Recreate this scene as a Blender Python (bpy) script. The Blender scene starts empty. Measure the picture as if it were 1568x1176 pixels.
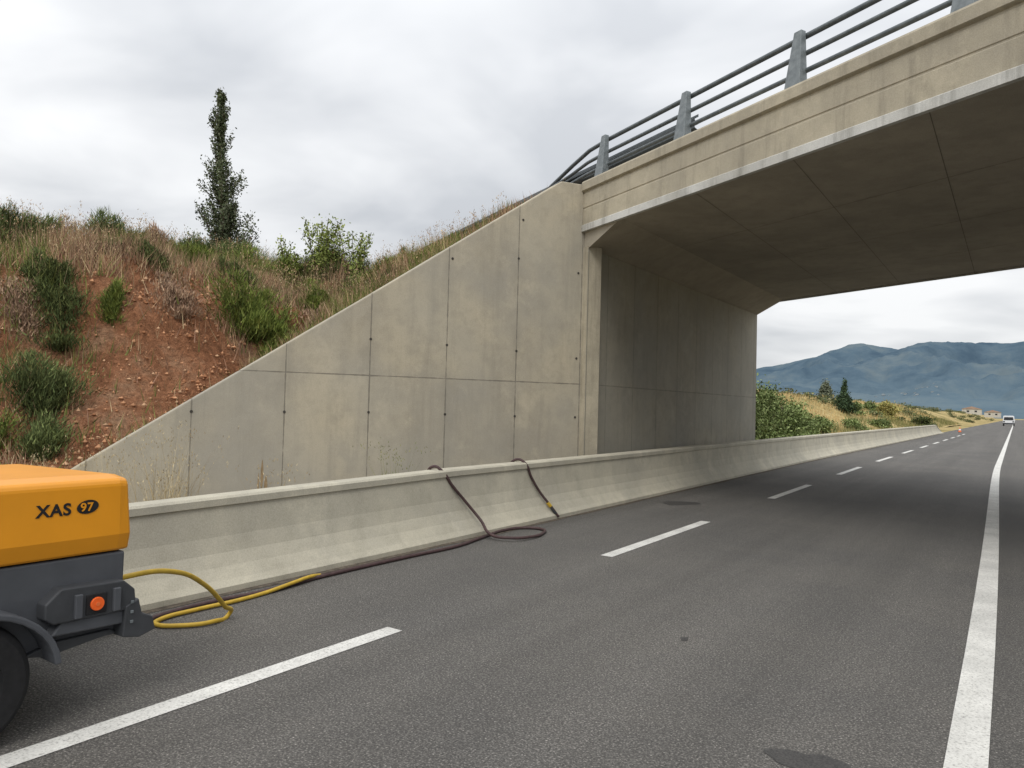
import bpy, bmesh, math, random
import numpy as np
from mathutils import Matrix, Vector
random.seed(7); rng=np.random.default_rng(11)
S=bpy.context.scene
S.view_settings.view_transform='Standard'; S.view_settings.look='None'; S.view_settings.exposure=0
COL=S.collection
# ---------------------------------------------------------------- helpers
def link(o,parent=None):
    COL.objects.link(o)
    if parent is not None: o.parent=parent
    return o
def empty(name):
    e=bpy.data.objects.new(name,None); e.empty_display_size=.3; return link(e)
def mesh(name,verts,faces,mat,parent=None,smooth=False,uv=None,bevel=0):
    me=bpy.data.meshes.new(name); me.from_pydata([tuple(v) for v in verts],[],faces); me.update()
    if uv is not None:
        l=me.uv_layers.new(name='UVMap')
        for lp in me.loops: l.data[lp.index].uv=uv[lp.vertex_index]
    bm=bmesh.new(); bm.from_mesh(me); bmesh.ops.recalc_face_normals(bm,faces=bm.faces); bm.to_mesh(me); bm.free()
    if smooth:
        for p in me.polygons: p.use_smooth=True
    o=bpy.data.objects.new(name,me)
    if mat: me.materials.append(mat)
    if bevel:
        b=o.modifiers.new('b','BEVEL'); b.width=bevel; b.segments=2; b.limit_method='ANGLE'
    return link(o,parent)
def fast(name,V,k,mat,col=None,parent=None,smooth=False):
    V=np.asarray(V,dtype=np.float32).reshape(-1,3); n=len(V); f=n//k
    me=bpy.data.meshes.new(name); me.vertices.add(n); me.vertices.foreach_set('co',V.ravel())
    me.loops.add(n); me.loops.foreach_set('vertex_index',np.arange(n,dtype=np.int32))
    me.polygons.add(f); me.polygons.foreach_set('loop_start',np.arange(f,dtype=np.int32)*k)
    me.update(calc_edges=True)
    if col is not None:
        a=me.color_attributes.new('Col','FLOAT_COLOR','POINT')
        c=np.ones((n,4),dtype=np.float32); c[:,:3]=np.repeat(col,k,axis=0); a.data.foreach_set('color',c.ravel())
    me.materials.append(mat); me.validate()
    return link(bpy.data.objects.new(name,me),parent)
def box(name,x0,x1,y0,y1,z0,z1,mat,parent=None,bevel=0):
    v=[(x,y,z) for x in(x0,x1) for y in(y0,y1) for z in(z0,z1)]
    f=[(0,1,3,2),(4,6,7,5),(0,4,5,1),(2,3,7,6),(0,2,6,4),(1,5,7,3)]
    return mesh(name,v,f,mat,parent,bevel=bevel)
def prism(name,poly,ext,mat,parent=None,bevel=0,uv=None):
    n=len(poly); ext=Vector(ext); v=[Vector(p) for p in poly]+[Vector(p)+ext for p in poly]
    f=[tuple(range(n)),tuple(range(2*n-1,n-1,-1))]+[(i,(i+1)%n,n+(i+1)%n,n+i) for i in range(n)]
    return mesh(name,v,f,mat,parent,bevel=bevel,uv=(uv+uv) if uv else None)
def cyl(name,p,axis,r,L,mat,parent=None,n=32,bevel=0):
    a=Vector(axis).normalized(); u=a.orthogonal().normalized(); w=a.cross(u); p=Vector(p)
    return prism(name,[p+r*(math.cos(2*math.pi*i/n)*u+math.sin(2*math.pi*i/n)*w) for i in range(n)],a*L,mat,parent,bevel)
def tube(name,pts,r,mat,parent=None,res=4,smooth=True):
    c=bpy.data.curves.new(name,'CURVE'); c.dimensions='3D'; c.bevel_depth=r; c.bevel_resolution=res; c.use_fill_caps=True
    if smooth:
        s=c.splines.new('BEZIER'); s.bezier_points.add(len(pts)-1)
        for b,p in zip(s.bezier_points,pts): b.co=p; b.handle_left_type=b.handle_right_type='AUTO'
        s.resolution_u=10 if res>2 else 3
    else:
        s=c.splines.new('POLY'); s.points.add(len(pts)-1)
        for b,p in zip(s.points,pts): b.co=(*p,1)
    c.materials.append(mat)
    o=bpy.data.objects.new(name,c); link(o,parent); return o
def _h(ix,iy,s):
    n=(ix.astype(np.int64)*374761393+iy.astype(np.int64)*668265263+s*1442695041)&0xffffffff
    n=((n^(n>>13))*1274126177)&0xffffffff
    return ((n^(n>>16))&0xffff)/32767.5-1
def vn(x,y,s=0):
    x=np.asarray(x,float); y=np.asarray(y,float)
    ix=np.floor(x);iy=np.floor(y);fx=x-ix;fy=y-iy;fx=fx*fx*(3-2*fx);fy=fy*fy*(3-2*fy)
    a=_h(ix,iy,s);b=_h(ix+1,iy,s);c=_h(ix,iy+1,s);d=_h(ix+1,iy+1,s)
    return (a*(1-fx)+b*fx)*(1-fy)+(c*(1-fx)+d*fx)*fy
def fbm(x,y,s=0,o=4):
    t=0;a=.55
    for i in range(o): t=t+a*vn(x*2**i+i*17.3,y*2**i-i*9.1,s+i); a*=.5
    return t
def sm(a,b,x): 
    t=np.clip((x-a)/(b-a),0,1); return t*t*(3-2*t)
# ---------------------------------------------------------------- materials
class NT:
    def __init__(s,name,rough=.8,spec=.3):
        s.m=bpy.data.materials.new(name); s.m.use_nodes=True; s.t=s.m.node_tree; s.b=s.t.nodes['Principled BSDF']
        s.b.inputs['Roughness'].default_value=rough; s.b.inputs['Specular IOR Level'].default_value=spec
    def n(s,ty,**k):
        n=s.t.nodes.new(ty)
        for a,b in k.items(): setattr(n,a,b)
        return n
    def l(s,a,b): s.t.links.new(a,b)
    def coord(s,kind='Object',scale=(1,1,1)):
        c=s.n('ShaderNodeTexCoord'); m=s.n('ShaderNodeMapping'); m.inputs['Scale'].default_value=scale; s.l(c.outputs[kind],m.inputs[0]); return m.outputs[0]
    def noise(s,v,scale,det=4,rough=.6):
        n=s.n('ShaderNodeTexNoise'); n.inputs['Scale'].default_value=scale; n.inputs['Detail'].default_value=det; n.inputs['Roughness'].default_value=rough
        s.l(v,n.inputs['Vector']); return n.outputs['Fac']
    def ramp(s,f,stops):
        r=s.n('ShaderNodeValToRGB'); e=r.color_ramp.elements
        while len(e)<len(stops): e.new(.5)
        for q,(p,c) in zip(e,stops):
            q.position=p; q.color=(*c,1) if isinstance(c,tuple) else (c,c,c,1)
        s.l(f,r.inputs[0]); return r.outputs[0]
    def mix(s,a,b,f,mode='MIX'):
        m=s.n('ShaderNodeMix',data_type='RGBA',blend_type=mode)
        for sock,v in((m.inputs['A'],a),(m.inputs['B'],b),(m.inputs['Factor'],f)):
            if isinstance(v,(float,int)): 
                sock.default_value=v if sock.type=='VALUE' else (v,v,v,1)
            elif isinstance(v,tuple): sock.default_value=(*v,1)
            else: s.l(v,sock)
        return m.outputs['Result']
    def math(s,op,a,b=0.,c=0.):
        m=s.n('ShaderNodeMath',operation=op)
        for i,v in enumerate((a,b,c)):
            if isinstance(v,(float,int)): m.inputs[i].default_value=v
            else: s.l(v,m.inputs[i])
        return m.outputs[0]
    def color(s,c):
        if isinstance(c,tuple): s.b.inputs['Base Color'].default_value=(*c,1)
        else: s.l(c,s.b.inputs['Base Color'])
    def bump(s,h,st=.3,d=.01):
        b=s.n('ShaderNodeBump'); b.inputs['Strength'].default_value=st; b.inputs['Distance'].default_value=d
        s.l(h,b.inputs['Height']); s.l(b.outputs[0],s.b.inputs['Normal'])
def concrete(name,base,dark,stain=.35,panel=None,streak=True,tint=1.,joint=.75):
    k=NT(name,.85,.25); v=k.coord()
    big=k.noise(v,.7,4); med=k.noise(v,4,5,.65); fine=k.noise(v,90,2)
    c=k.mix(base,dark,k.ramp(big,[(.38,0.),(.66,1.)]))
    c=k.mix(c,tuple(q*.70 for q in base),k.math('MULTIPLY',k.ramp(med,[(.45,0.),(.7,1.)]),.55))
    if streak:
        sv=k.coord(scale=(2.5,2.5,.22)); st=k.noise(sv,1.6,5,.7)
        c=k.mix(c,tuple(q*.62 for q in dark),k.math('MULTIPLY',k.ramp(st,[(.50,0.),(.70,1.)]),stain))
        pk=k.noise(v,1.3,5,.7)
        c=k.mix(c,tuple(min(1,q*1.22) for q in base),k.math('MULTIPLY',k.ramp(pk,[(.55,0.),(.68,1.)]),.45))
    c=k.mix(c,k.ramp(fine,[(.3,.84),(.7,1.07)]),1.,'MULTIPLY')
    hgt=fine
    if panel:
        pw,of_,zj=panel
        uv=k.n('ShaderNodeUVMap'); sp=k.n('ShaderNodeSeparateXYZ'); k.l(uv.outputs[0],sp.inputs[0])
        u,z=sp.outputs[0],sp.outputs[1]
        us=k.math('DIVIDE',k.math('SUBTRACT',u,of_),pw); fr=k.math('FRACT',k.math('ADD',us,20.))
        du=k.math('MULTIPLY',k.math('ABSOLUTE',k.math('SUBTRACT',fr,.5)),pw)
        du=k.math('SUBTRACT',pw/2,du)
        dz=k.math('ABSOLUTE',k.math('SUBTRACT',z,zj)); d=k.math('MINIMUM',du,dz)
        wob=k.noise(v,6,3)
        line=k.math('LESS_THAN',d,k.math('MULTIPLY_ADD',wob,.030,-.0065))
        cell=k.math('ADD',k.math('FLOOR',us),k.math('MULTIPLY',k.math('GREATER_THAN',z,zj),13.7))
        wn=k.n('ShaderNodeTexWhiteNoise',noise_dimensions='1D'); k.l(cell,wn.inputs['W'])
        c=k.mix(c,k.ramp(wn.outputs['Value'],[(0.,(1-.09*tint,1-.085*tint,1-.07*tint)),(1.,(1.04,1.035,1.02))]),1.,'MULTIPLY')
        near=k.math('MULTIPLY',k.math('SUBTRACT',1.,k.math('MINIMUM',k.math('MULTIPLY',du,7.),1.)),k.ramp(k.noise(v,1.7,4),[(.4,0.),(.7,1.)]))
        c=k.mix(c,tuple(q*.65 for q in dark),k.math('MULTIPLY',near,.5*tint))
        cloud=k.math('MULTIPLY',k.ramp(k.noise(v,.5,5,.55),[(.40,0.),(.6,1.)]),k.ramp(z,[(0.,.9),(.9,.45)]))
        c=k.mix(c,tuple((q*.5+.5*w_) for q,w_ in zip(dark,(.33,.345,.335))),k.math('MULTIPLY',cloud,.75))
        c=k.mix(c,tuple(q*.42 for q in dark),k.math('MULTIPLY',line,joint))
        hgt=k.math('SUBTRACT',k.math('MULTIPLY',fine,.15),line)
        k.color(c); k.bump(hgt,.5,.012)
    else:
        k.color(c); k.bump(hgt,.25,.004)
    return k.m
M={}
M['wing']=concrete('wing_concrete',(.475,.425,.325),(.375,.345,.285),.35,(1.33,.04,2.02))
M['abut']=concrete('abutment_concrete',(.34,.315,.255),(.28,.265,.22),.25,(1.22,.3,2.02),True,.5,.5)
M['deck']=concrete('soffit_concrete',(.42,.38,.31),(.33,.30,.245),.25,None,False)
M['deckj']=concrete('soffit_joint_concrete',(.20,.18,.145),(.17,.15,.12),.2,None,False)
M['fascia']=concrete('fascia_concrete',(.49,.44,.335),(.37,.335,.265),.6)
M['drip']=concrete('drip_strip',(.64,.64,.61),(.42,.41,.37),.75)
M['barrier']=concrete('barrier_concrete',(.52,.485,.385),(.42,.395,.325),.13)
k=NT('asphalt',.85,.35); v=k.coord()
f1=k.noise(v,95,3,.75); f2=k.noise(v,.5,5,.65); lanes=k.noise(k.coord(scale=(1.1,.03,1)),1.2,3)
vor=k.n('ShaderNodeTexVoronoi'); vor.inputs['Scale'].default_value=60; k.l(v,vor.inputs['Vector'])
c=k.ramp(f1,[(.33,(.045,.043,.041)),(.5,(.112,.107,.099)),(.60,(.18,.17,.156)),(.69,(.46,.44,.40))])
c=k.mix(c,k.ramp(vor.outputs['Distance'],[(0.,1.4),(.6,.65)]),.8,'MULTIPLY')
c=k.mix(c,k.ramp(f2,[(.3,(.87,.87,.88)),(.7,(1.12,1.1,1.07))]),1.,'MULTIPLY')
c=k.mix(c,k.ramp(lanes,[(.35,.86),(.65,1.1)]),1.,'MULTIPLY')
k.color(c); k.bump(k.math('ADD',f1,vor.outputs['Distance']),.6,.006); M['asph']=k.m
k=NT('oil_stained_asphalt',.6,.4); v=k.coord(); k.color(k.ramp(k.noise(v,110,3),[(.3,(.02,.02,.02)),(.7,(.085,.08,.075))])); M['oil']=k.m
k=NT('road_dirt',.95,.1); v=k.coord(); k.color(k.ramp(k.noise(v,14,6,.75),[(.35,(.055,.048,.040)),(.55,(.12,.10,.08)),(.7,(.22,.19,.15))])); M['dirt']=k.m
k=NT('road_paint',.7,.3); v=k.coord(); f=k.noise(v,70,4,.75)
c=k.ramp(f,[(.32,(.24,.23,.22)),(.45,(.64,.63,.59)),(.7,(.78,.77,.73))]); c=k.mix(c,k.ramp(k.noise(v,2.5,4),[(.35,.78),(.65,1.)]),1.,'MULTIPLY')
k.color(c); k.bump(f,.3,.004); M['paint']=k.m
k=NT('galvanised_steel',.5,.5); v=k.coord(); k.color(k.ramp(k.noise(v,12,4),[(.3,(.13,.15,.16)),(.7,(.22,.245,.255))])); k.b.inputs['Metallic'].default_value=.3; M['steel']=k.m
k=NT('dark_galvanised',.55,.4); v=k.coord(); k.color(k.ramp(k.noise(v,12,4),[(.3,(.09,.105,.115)),(.7,(.16,.18,.19))])); k.b.inputs['Metallic'].default_value=.3; M['steel2']=k.m
k=NT('red_soil',.95,.1); v=k.coord(); a=k.noise(v,1.1,6,.65); b=k.noise(v,9,5,.7); d=k.noise(v,45,3,.7)
c=k.ramp(a,[(.3,(.27,.12,.06)),(.5,(.43,.20,.105)),(.7,(.50,.31,.19))]); c=k.mix(c,k.ramp(b,[(.3,.5),(.7,1.25)]),1.,'MULTIPLY')
c=k.mix(c,k.ramp(d,[(.3,.65),(.7,1.25)]),1.,'MULTIPLY'); k.color(c); k.bump(k.math('ADD',b,k.math('MULTIPLY',d,.5)),1.,.16); M['soil']=k.m
k=NT('dry_field',.95,.1); v=k.coord(); a=k.noise(v,.12,6,.65); b=k.noise(v,1.5,6,.7)
c=k.ramp(a,[(.35,(.20,.18,.07)),(.5,(.40,.31,.14)),(.7,(.50,.39,.19))]); c=k.mix(c,k.ramp(b,[(.3,.6),(.7,1.15)]),1.,'MULTIPLY'); k.color(c); k.bump(b,.6,.2); M['field']=k.m
k=NT('verge_earth',.95,.1); v=k.coord(); a=k.noise(v,.5,6,.65); b=k.noise(v,8,6,.7)
c=k.ramp(a,[(.35,(.16,.15,.09)),(.6,(.30,.24,.16))]); c=k.mix(c,k.ramp(b,[(.3,.6),(.7,1.15)]),1.,'MULTIPLY'); k.color(c); M['earth']=k.m
k=NT('foliage',.85,.12); a=k.n('ShaderNodeVertexColor',layer_name='Col'); k.color(a.outputs[0]); M['leaf']=k.m
k=NT('bark',.9,.1); k.color(k.ramp(k.noise(k.coord(),14,4),[(.3,(.07,.055,.04)),(.7,(.16,.13,.10))])); M['bark']=k.m
k=NT('hazy_mountain_slope',1,.0); v=k.coord(); a=k.noise(v,.005,8,.7); c=k.ramp(a,[(.38,(.055,.088,.122)),(.5,(.08,.12,.155)),(.64,(.12,.155,.175))])  # blue of distance haze painted into the slope colour
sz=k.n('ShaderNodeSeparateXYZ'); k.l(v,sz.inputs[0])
c=k.mix(c,(.125,.175,.205),k.math('MULTIPLY',k.ramp(k.math('DIVIDE',sz.outputs[2],120.),[(0.,1.),(1.,0.)]),.55)); k.color(c); M['mount']=k.m  # paler haze tint painted in towards the mountain foot
def simple(name,c,r=.5,sp=.4,var=.12,sc=20,metal=0):
    k=NT(name,r,sp); k.color(k.ramp(k.noise(k.coord(),sc,4),[(.3,tuple(q*(1-var) for q in c)),(.7,tuple(q*(1+var) for q in c))])); k.b.inputs['Metallic'].default_value=metal; return k.m
M['orange']=simple('orange_paint',(.72,.29,.012),.38,.5,.06,3)
M['grey']=simple('grey_plastic',(.075,.08,.09),.5,.4,.12,8)
M['dgrey']=simple('dark_plastic',(.045,.048,.053),.5,.4,.15,10)
M['black']=simple('black_rubber',(.015,.015,.016),.75,.3,.25,30)
M['hose']=simple('hose_rubber',(.065,.038,.038),.6,.35,.3,25)
M['yhose']=simple('yellow_hose',(.50,.33,.035),.5,.4,.15,15)
M['reflect']=simple('reflector_orange',(.85,.13,.02),.25,.6,.05)
M['white']=simple('white_paint',(.75,.76,.78),.3,.5,.04,3)
M['glass']=simple('dark_glass',(.02,.025,.03),.08,.7,.1)
M['hole']=simple('tie_hole',(.06,.055,.05),.9,.1,.2)
M['cone']=simple('cone_orange',(.75,.16,.04),.5,.4,.1)
M['rust']=simple('rust_stained_concrete',(.30,.22,.13),.9,.1,.25,9)
M['roof']=simple('roof_tile',(.30,.21,.16),.9,.1,.2,1)
M['wall']=simple('render_wall',(.50,.48,.43),.9,.1,.08,1)
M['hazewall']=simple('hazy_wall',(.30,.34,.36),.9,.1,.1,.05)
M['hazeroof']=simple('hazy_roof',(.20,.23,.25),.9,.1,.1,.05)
# ---------------------------------------------------------------- layout
P0=np.array([-6.6,12.1]); W=np.array([-.5,-.866]); N=np.array([-.866,.5]); B=np.array([.885,-.4655]); NB=np.array([.4655,.885])
def off(Y): return -.30*float(sm(2,30,Y))
g=6000
mesh('ground',[(-g,-g,-.03),(g,-g,-.03),(g,g,-.03),(-g,g,-.03)],[(0,1,2,3)],M['field'])
ys=[-60+2*i for i in range(50)]+[42+10*i for i in range(80)]
def strip(name,xa,xb,ys,z,mat,parent=None):
    v=[];f=[]
    for i,y in enumerate(ys):
        o=off(y); v+=[(xa+o,y,z),(xb+o,y,z)]
        if i: f.append((2*i-2,2*i-1,2*i+1,2*i))
    return mesh(name,v,f,mat,parent)
strip('verge',-10.4,-5.5,[y for y in ys if y<90],-.014,M['earth'])
strip('road',-5.62,9,ys,0,M['asph'])
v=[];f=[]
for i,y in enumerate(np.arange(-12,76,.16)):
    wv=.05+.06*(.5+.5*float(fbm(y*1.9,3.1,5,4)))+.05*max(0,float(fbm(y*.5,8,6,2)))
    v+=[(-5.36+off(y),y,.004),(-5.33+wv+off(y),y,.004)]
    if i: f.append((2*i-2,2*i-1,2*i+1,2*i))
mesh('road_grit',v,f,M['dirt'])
mk=empty('road_markings')
strip('edge_line',-.26,-.09,ys,.004,M['paint'],mk)
D=[(-6.5,-3.1),(.2,3.9),(7.2,10.4),(14.0,17.3),(20.9,24.4),(27.9,31.5),(34.9,38.4),(41.9,45.4),(48.9,52.4),(55.9,59.4),(62.9,66.4),(69.9,73.4),(76.9,80.4)]
for i,(a,b) in enumerate(D):
    strip('dash_%d'%i,-3.67,-3.53,[a,(a+b)/2,b],.004,M['paint'],mk)
def blob(name,cx,cy,rx,ry,z,mat,seed):
    r=random.Random(seed); n=40; ph=[r.uniform(0,6.28) for _ in range(4)]
    v=[]
    for i in range(n):
        a=2*math.pi*i/n; q=1+.18*math.sin(2*a+ph[0])+.13*math.sin(3*a+ph[1])+.07*math.sin(7*a+ph[2])
        v.append((cx+rx*q*math.cos(a),cy+ry*q*math.sin(a),z))
    return mesh(name,v,[tuple(range(n))],mat)
blob('oil_stain',-.78,3.62,.15,.12,.003,M['oil'],1)
blob('oil_stain',-4.72,12.1,.28,.30,.003,M['oil'],2)
blob('oil_stain',-1.9,5.0,.03,.04,.003,M['oil'],5)
# ---------------------------------------------------------------- barrier
prof=[(-5.33,-.05),(-5.33,.05),(-5.38,.10),(-5.455,.20),(-5.51,.31),(-5.545,.45),(-5.575,.715),(-5.555,.725),(-5.555,.785),(-5.575,.805),(-5.76,.805),(-5.78,.785),(-5.78,.725),(-5.765,.715),(-5.84,-.05)]
by=[-14+1.0*i for i in range(46)]+[36,42,48,54,60,66,72,76,79,82]
v=[];f=[];n=len(prof)
for i,y in enumerate(by):
    hs=1 if y<=76 else max(.12,1-(y-76)/6.5)
    if y<7: hs=1-.018*min(7-y,9)
    for x,z in prof: v.append((x+off(y),y,z*hs))
    if i:
        for j in range(n-1): f.append(((i-1)*n+j,(i-1)*n+j+1,i*n+j+1,i*n+j))
f.append(tuple(range(n))); f.append(tuple(range((len(by)-1)*n,len(by)*n)))
mesh('concrete_barrier',v,f,M['barrier'])
# ---------------------------------------------------------------- bridge
br=empty('overpass_bridge')
def F(s,q=0.,z=0.):
    p=P0+B*s+NB*q; return Vector((p[0],p[1],z))
YL=10.88; SE=14.9
sec=[(-.9,5.7),(-.9,4.57),(0,4.57),(1.0,4.92),(SE-1,4.92),(SE,4.57),(SE+.9,4.57),(SE+.9,5.7)]
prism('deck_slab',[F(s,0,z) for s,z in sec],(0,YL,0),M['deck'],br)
for i in range(1,7):
    s=1+i*1.85; a=F(s,0,4.917); b=F(s+.012,0,4.917)
    mesh('soffit_joint_%d'%i,[a,b,b+Vector((0,YL,0)),a+Vector((0,YL,0))],[(0,1,2,3)],M['deckj'],br)
for i in range(1,4):
    o=Vector((0,YL*i/4,0)); a=F(1.02,0,4.9155)+o; b=F(SE-1.02,0,4.9155)+o; e=Vector((0,.014,0))
    mesh('soffit_cross_joint_%d'%i,[a,b,b+e,a+e],[(0,1,2,3)],M['deckj'],br)
def abut(name,s0,s1):
    a=F(s0,0,-.3); b=F(s1,0,-.3); c=b+Vector((0,YL,0)); d=a+Vector((0,YL,0))
    V=[];U=[];Fc=[]
    for i,(p,q) in enumerate([(a,b),(b,c),(c,d),(d,a)]):
        L=(q-p).length; k0=len(V); top=4.565
        V.extend([p,q,Vector((q.x,q.y,top)),Vector((p.x,p.y,top))]); U.extend([(0,-.3),(L,-.3),(L,top),(0,top)]); Fc.append((k0,k0+1,k0+2,k0+3))
    return mesh(name,V,Fc,M['abut'],br,uv=U)
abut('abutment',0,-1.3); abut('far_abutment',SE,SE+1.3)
prism('joint_pilaster',[F(-.012,-.02,-.3),F(-.15,-.02,-.3),F(-.15,.3,-.3),F(-.012,.3,-.3)],(0,0,4.90),M['fascia'],br)
def fascia(side):
    def G(s,q,z):
        if side==0: return F(s,-q,z)
        return F(s,q,z)+Vector((0,YL,0))
    pro=[(0.003,4.95),(.05,4.95),(.05,5.05),(.05,5.30),(.04,5.31),(.04,5.33),(.05,5.34),(.05,5.60),(.035,5.61),(.035,5.635),(.075,5.65),(.09,5.66),(.09,5.80),(.075,5.83),(-.38,5.83),(-.38,5.70),(.003,5.70)]
    v=[];f=[];n=len(pro)
    seg=[-.15+i*(SE+.3)/60 for i in range(61)]
    for i,s in enumerate(seg):
        for q,z in pro: v.append(G(s,q,z))
        if i:
            for j in range(n): f.append(((i-1)*n+j,(i-1)*n+(j+1)%n,i*n+(j+1)%n,i*n+j))
    f.append(tuple(range(n))); f.append(tuple(range(60*n,61*n)))
    mesh('parapet_fascia_%d'%side,v,f,M['fascia'],br)
    a=[G(-.15,.002,4.885),G(-.15,.075,4.885),G(-.15,.075,5.0),G(-.15,.045,5.02),G(-.15,.002,5.02)]
    e=G(SE+.15,0,0)-G(-.15,0,0)
    prism('drip_strip_%d'%side,a,e,M['drip'],br)
fascia(0); fascia(1)
a=F(-60,.5,5.745);b=F(SE+20,.5,5.745)
mesh('overpass_road',[a,b,b+Vector((0,YL-1.1,0)),a+Vector((0,YL-1.1,0))],[(0,1,2,3)],M['asph'])
def railing(side):
    r=empty('bridge_railing')
    def G(s,q,z):
        if side==0: return F(s,q,z)
        return F(s,-q,z)+Vector((0,YL,0))
    for i in range(7):
        s=.14+2.24*i
        bs,tp=.135,.06; z0=5.83; z1=6.68
        P=[G(s-bs,.06,z0),G(s+bs,.06,z0),G(s+bs,.22,z0),G(s-bs,.22,z0)]
        Q=[G(s-tp,.17,z1),G(s+tp,.17,z1),G(s+tp,.26,z1),G(s-tp,.26,z1)]
        mesh('post_%d'%i,P+Q,[(0,1,2,3),(4,5,6,7),(0,1,5,4),(1,2,6,5),(2,3,7,6),(3,0,4,7)],M['steel'],r,bevel=.008)
        mesh('base_plate_%d'%i,[G(s-.17,.03,z0+.0),G(s+.17,.03,z0),G(s+.17,.27,z0),G(s-.17,.27,z0)]+[G(s-.17,.03,z0+.02),G(s+.17,.03,z0+.02),G(s+.17,.27,z0+.02),G(s-.17,.27,z0+.02)],[(0,1,2,3),(4,5,6,7),(0,1,5,4),(1,2,6,5),(2,3,7,6),(3,0,4,7)],M['steel'],r)
    for j,(h,rr,q) in enumerate([(.80,.040,.30),(.55,.034,.27),(.29,.034,.23)]):
        z=5.83+h
        pts=[G(15.1,q,z),G(.14,q,z),G(-.5,q,z-.03*(3-j)/3),G(-1.1,q,z-.16*(3-j)/3),G(-2.0,q,6.24-.05*j),G(-3.2,q,6.05-.05*j)]
        tube('rail_%d'%j,pts,rr,M['steel2'],r,3,False)
    return r
railing(0); railing(1)
gr=empty('guardrail')
wb=[(-.155,.0),(-.11,.0),(-.075,-.075),(-.04,-.075),(-.01,0),(.01,0),(.04,-.075),(.075,-.075),(.11,0),(.155,0)]
def wbeam(name,s0,s1,q,zc):
    v=[];f=[];n=len(wb)
    for i,s in enumerate((s0,s1)):
        for dz,dq in wb: v.append(F(s,q+dq,zc+dz))
    for j in range(n-1): f.append((j,j+1,n+j+1,n+j))
    o=mesh(name,v,f,M['steel2'],gr); m=o.modifiers.new('s','SOLIDIFY'); m.thickness=.006
wbeam('beam',-22,2.3,.55,6.27)
for i in range(13):
    s=-21.5+1.95*i
    prism('guard_post_%d'%i,[F(s-.03,.57,5.6),F(s+.03,.57,5.6),F(s+.03,.69,5.6),F(s-.03,.69,5.6)],(0,0,.80),M['steel2'],gr)
# ---------------------------------------------------------------- wing wall
Wst=P0+B*-.15
def WP(t,m,z): 
    p=Wst+W*t+N*m; return Vector((p[0],p[1],z))
wt=[(0,-.3),(0,5.79),(.52,5.78),(2.0,4.77),(4.05,3.36),(6.2,1.90),(8.1,.61),(8.95,.02),(8.95,-.3)]
pl=[WP(t,0,z) for t,z in wt]; n=len(wt); ext=N*.42
v=pl+[p+Vector((ext[0],ext[1],0)) for p in pl]
mesh('wing_wall',v,[tuple(range(n)),tuple(range(2*n-1,n-1,-1))]+[(i,(i+1)%n,n+(i+1)%n,n+i) for i in range(n)],M['wing'],uv=[(t,z) for t,z in wt]*2,bevel=.02)
wh=bpy.data.objects['wing_wall']
for t,z in [(1.37,4.24),(1.37,2.57),(2.70,2.6),(2.70,1.41),(4.03,2.62),(4.03,1.42),(5.36,1.40),(.12,4.1),(.12,2.5),(.12,1.4),(1.37,1.4),(6.69,1.38),(1.3,4.95),(2.64,4.1)]:
    cyl('tie_hole',WP(t,-.003,z),(-N[0],-N[1],0),.022,.004,M['hole'],wh,12)
for j,(t0,z0_,z1_,w_) in enumerate([(5.66,.22,.66,.022),(5.60,.0,.42,.03),(5.71,.1,.46,.012)]):
    pts=[]; 
    for z,wd in [(z0_,.4),(z0_+(z1_-z0_)*.4,1.),(z0_+(z1_-z0_)*.75,.7),(z1_,.15)]: pts.append((t0-w_*wd,z))
    for z,wd in [(z1_,.15),(z0_+(z1_-z0_)*.7,.8),(z0_+(z1_-z0_)*.35,.9),(z0_,.5)]: pts.append((t0+w_*wd,z))
    mesh('rust_run_%d'%j,[WP(t,-.003-.001*j,z) for t,z in pts],[tuple(range(8))],M['rust'],wh)
fa=Vector((-6.75,12.1+YL+.0,0)); fd=Vector((-.36,.933,0)); fn=Vector((-.933,-.36,0))
pl=[fa+fd*t+Vector((0,0,z)) for t,z in [(0,-.3),(0,5.7),(.5,5.7),(8.8,.1),(8.8,-.3)]]
mesh('wing_wall',pl+[p+fn*.4 for p in pl],[tuple(range(5)),tuple(range(9,4,-1))]+[(i,(i+1)%5,5+(i+1)%5,5+i) for i in range(5)],M['wing'],uv=[(p.y,p.z) for p in pl]*2)
# ---------------------------------------------------------------- hillside
def H(X,Y,detail=True):
    X=np.asarray(X,float);Y=np.asarray(Y,float)
    t=(X-P0[0])*W[0]+(Y-P0[1])*W[1]; m=(X-P0[0])*N[0]+(Y-P0[1])*N[1]
    n1=fbm(X*.33,Y*.33,3); n2=fbm(X*1.1,Y*1.1,9,5)
    hA=np.where(m>.35,5.60-.69*np.clip(t-.45,0,None),0.); hA=np.where(t<-9.7,5.6-.6*(-9.7-t),hA)
    hA=np.clip(hA,0,5.6)
    d=(X+10.5)*-.94+(Y-4.5)*.34+n1*1.1
    hB=np.interp(d,[-1,0,1.2,3,4.0,4.7,6.5,8.5,12,40],[0,.03,.55,1.55,2.3,3.55,4.4,5.0,5.45,6.2])
    hB=hB*(1-sm(26,44,Y))
    front=(m<.35)&(t>-1)&(t<8.8)
    hB=np.where(front,0,hB)
    h=np.maximum(hA,hB)
    if detail:
        a=np.clip(h,0,1)*np.where((t>-3)&(t<9.5),np.clip((m-.6)/2,0,1),1.)
        h=h+a*(n2*.42+.12*fbm(X*4,Y*4,21,3)-.35*np.clip(.12-np.abs(fbm(X*.5,Y*.9,41,3)),0,1)*3)
        emb=(t<-.3)&(t>-9.7); h=np.where(emb,np.minimum(h,5.68),h)
    h=np.where((Y>11)&(X>-7.15)&(m>-3),0,h)
    h=np.where((Y>22.6)&(X>-7.1-.385*(Y-22.9)),0,h)
    return h
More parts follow.
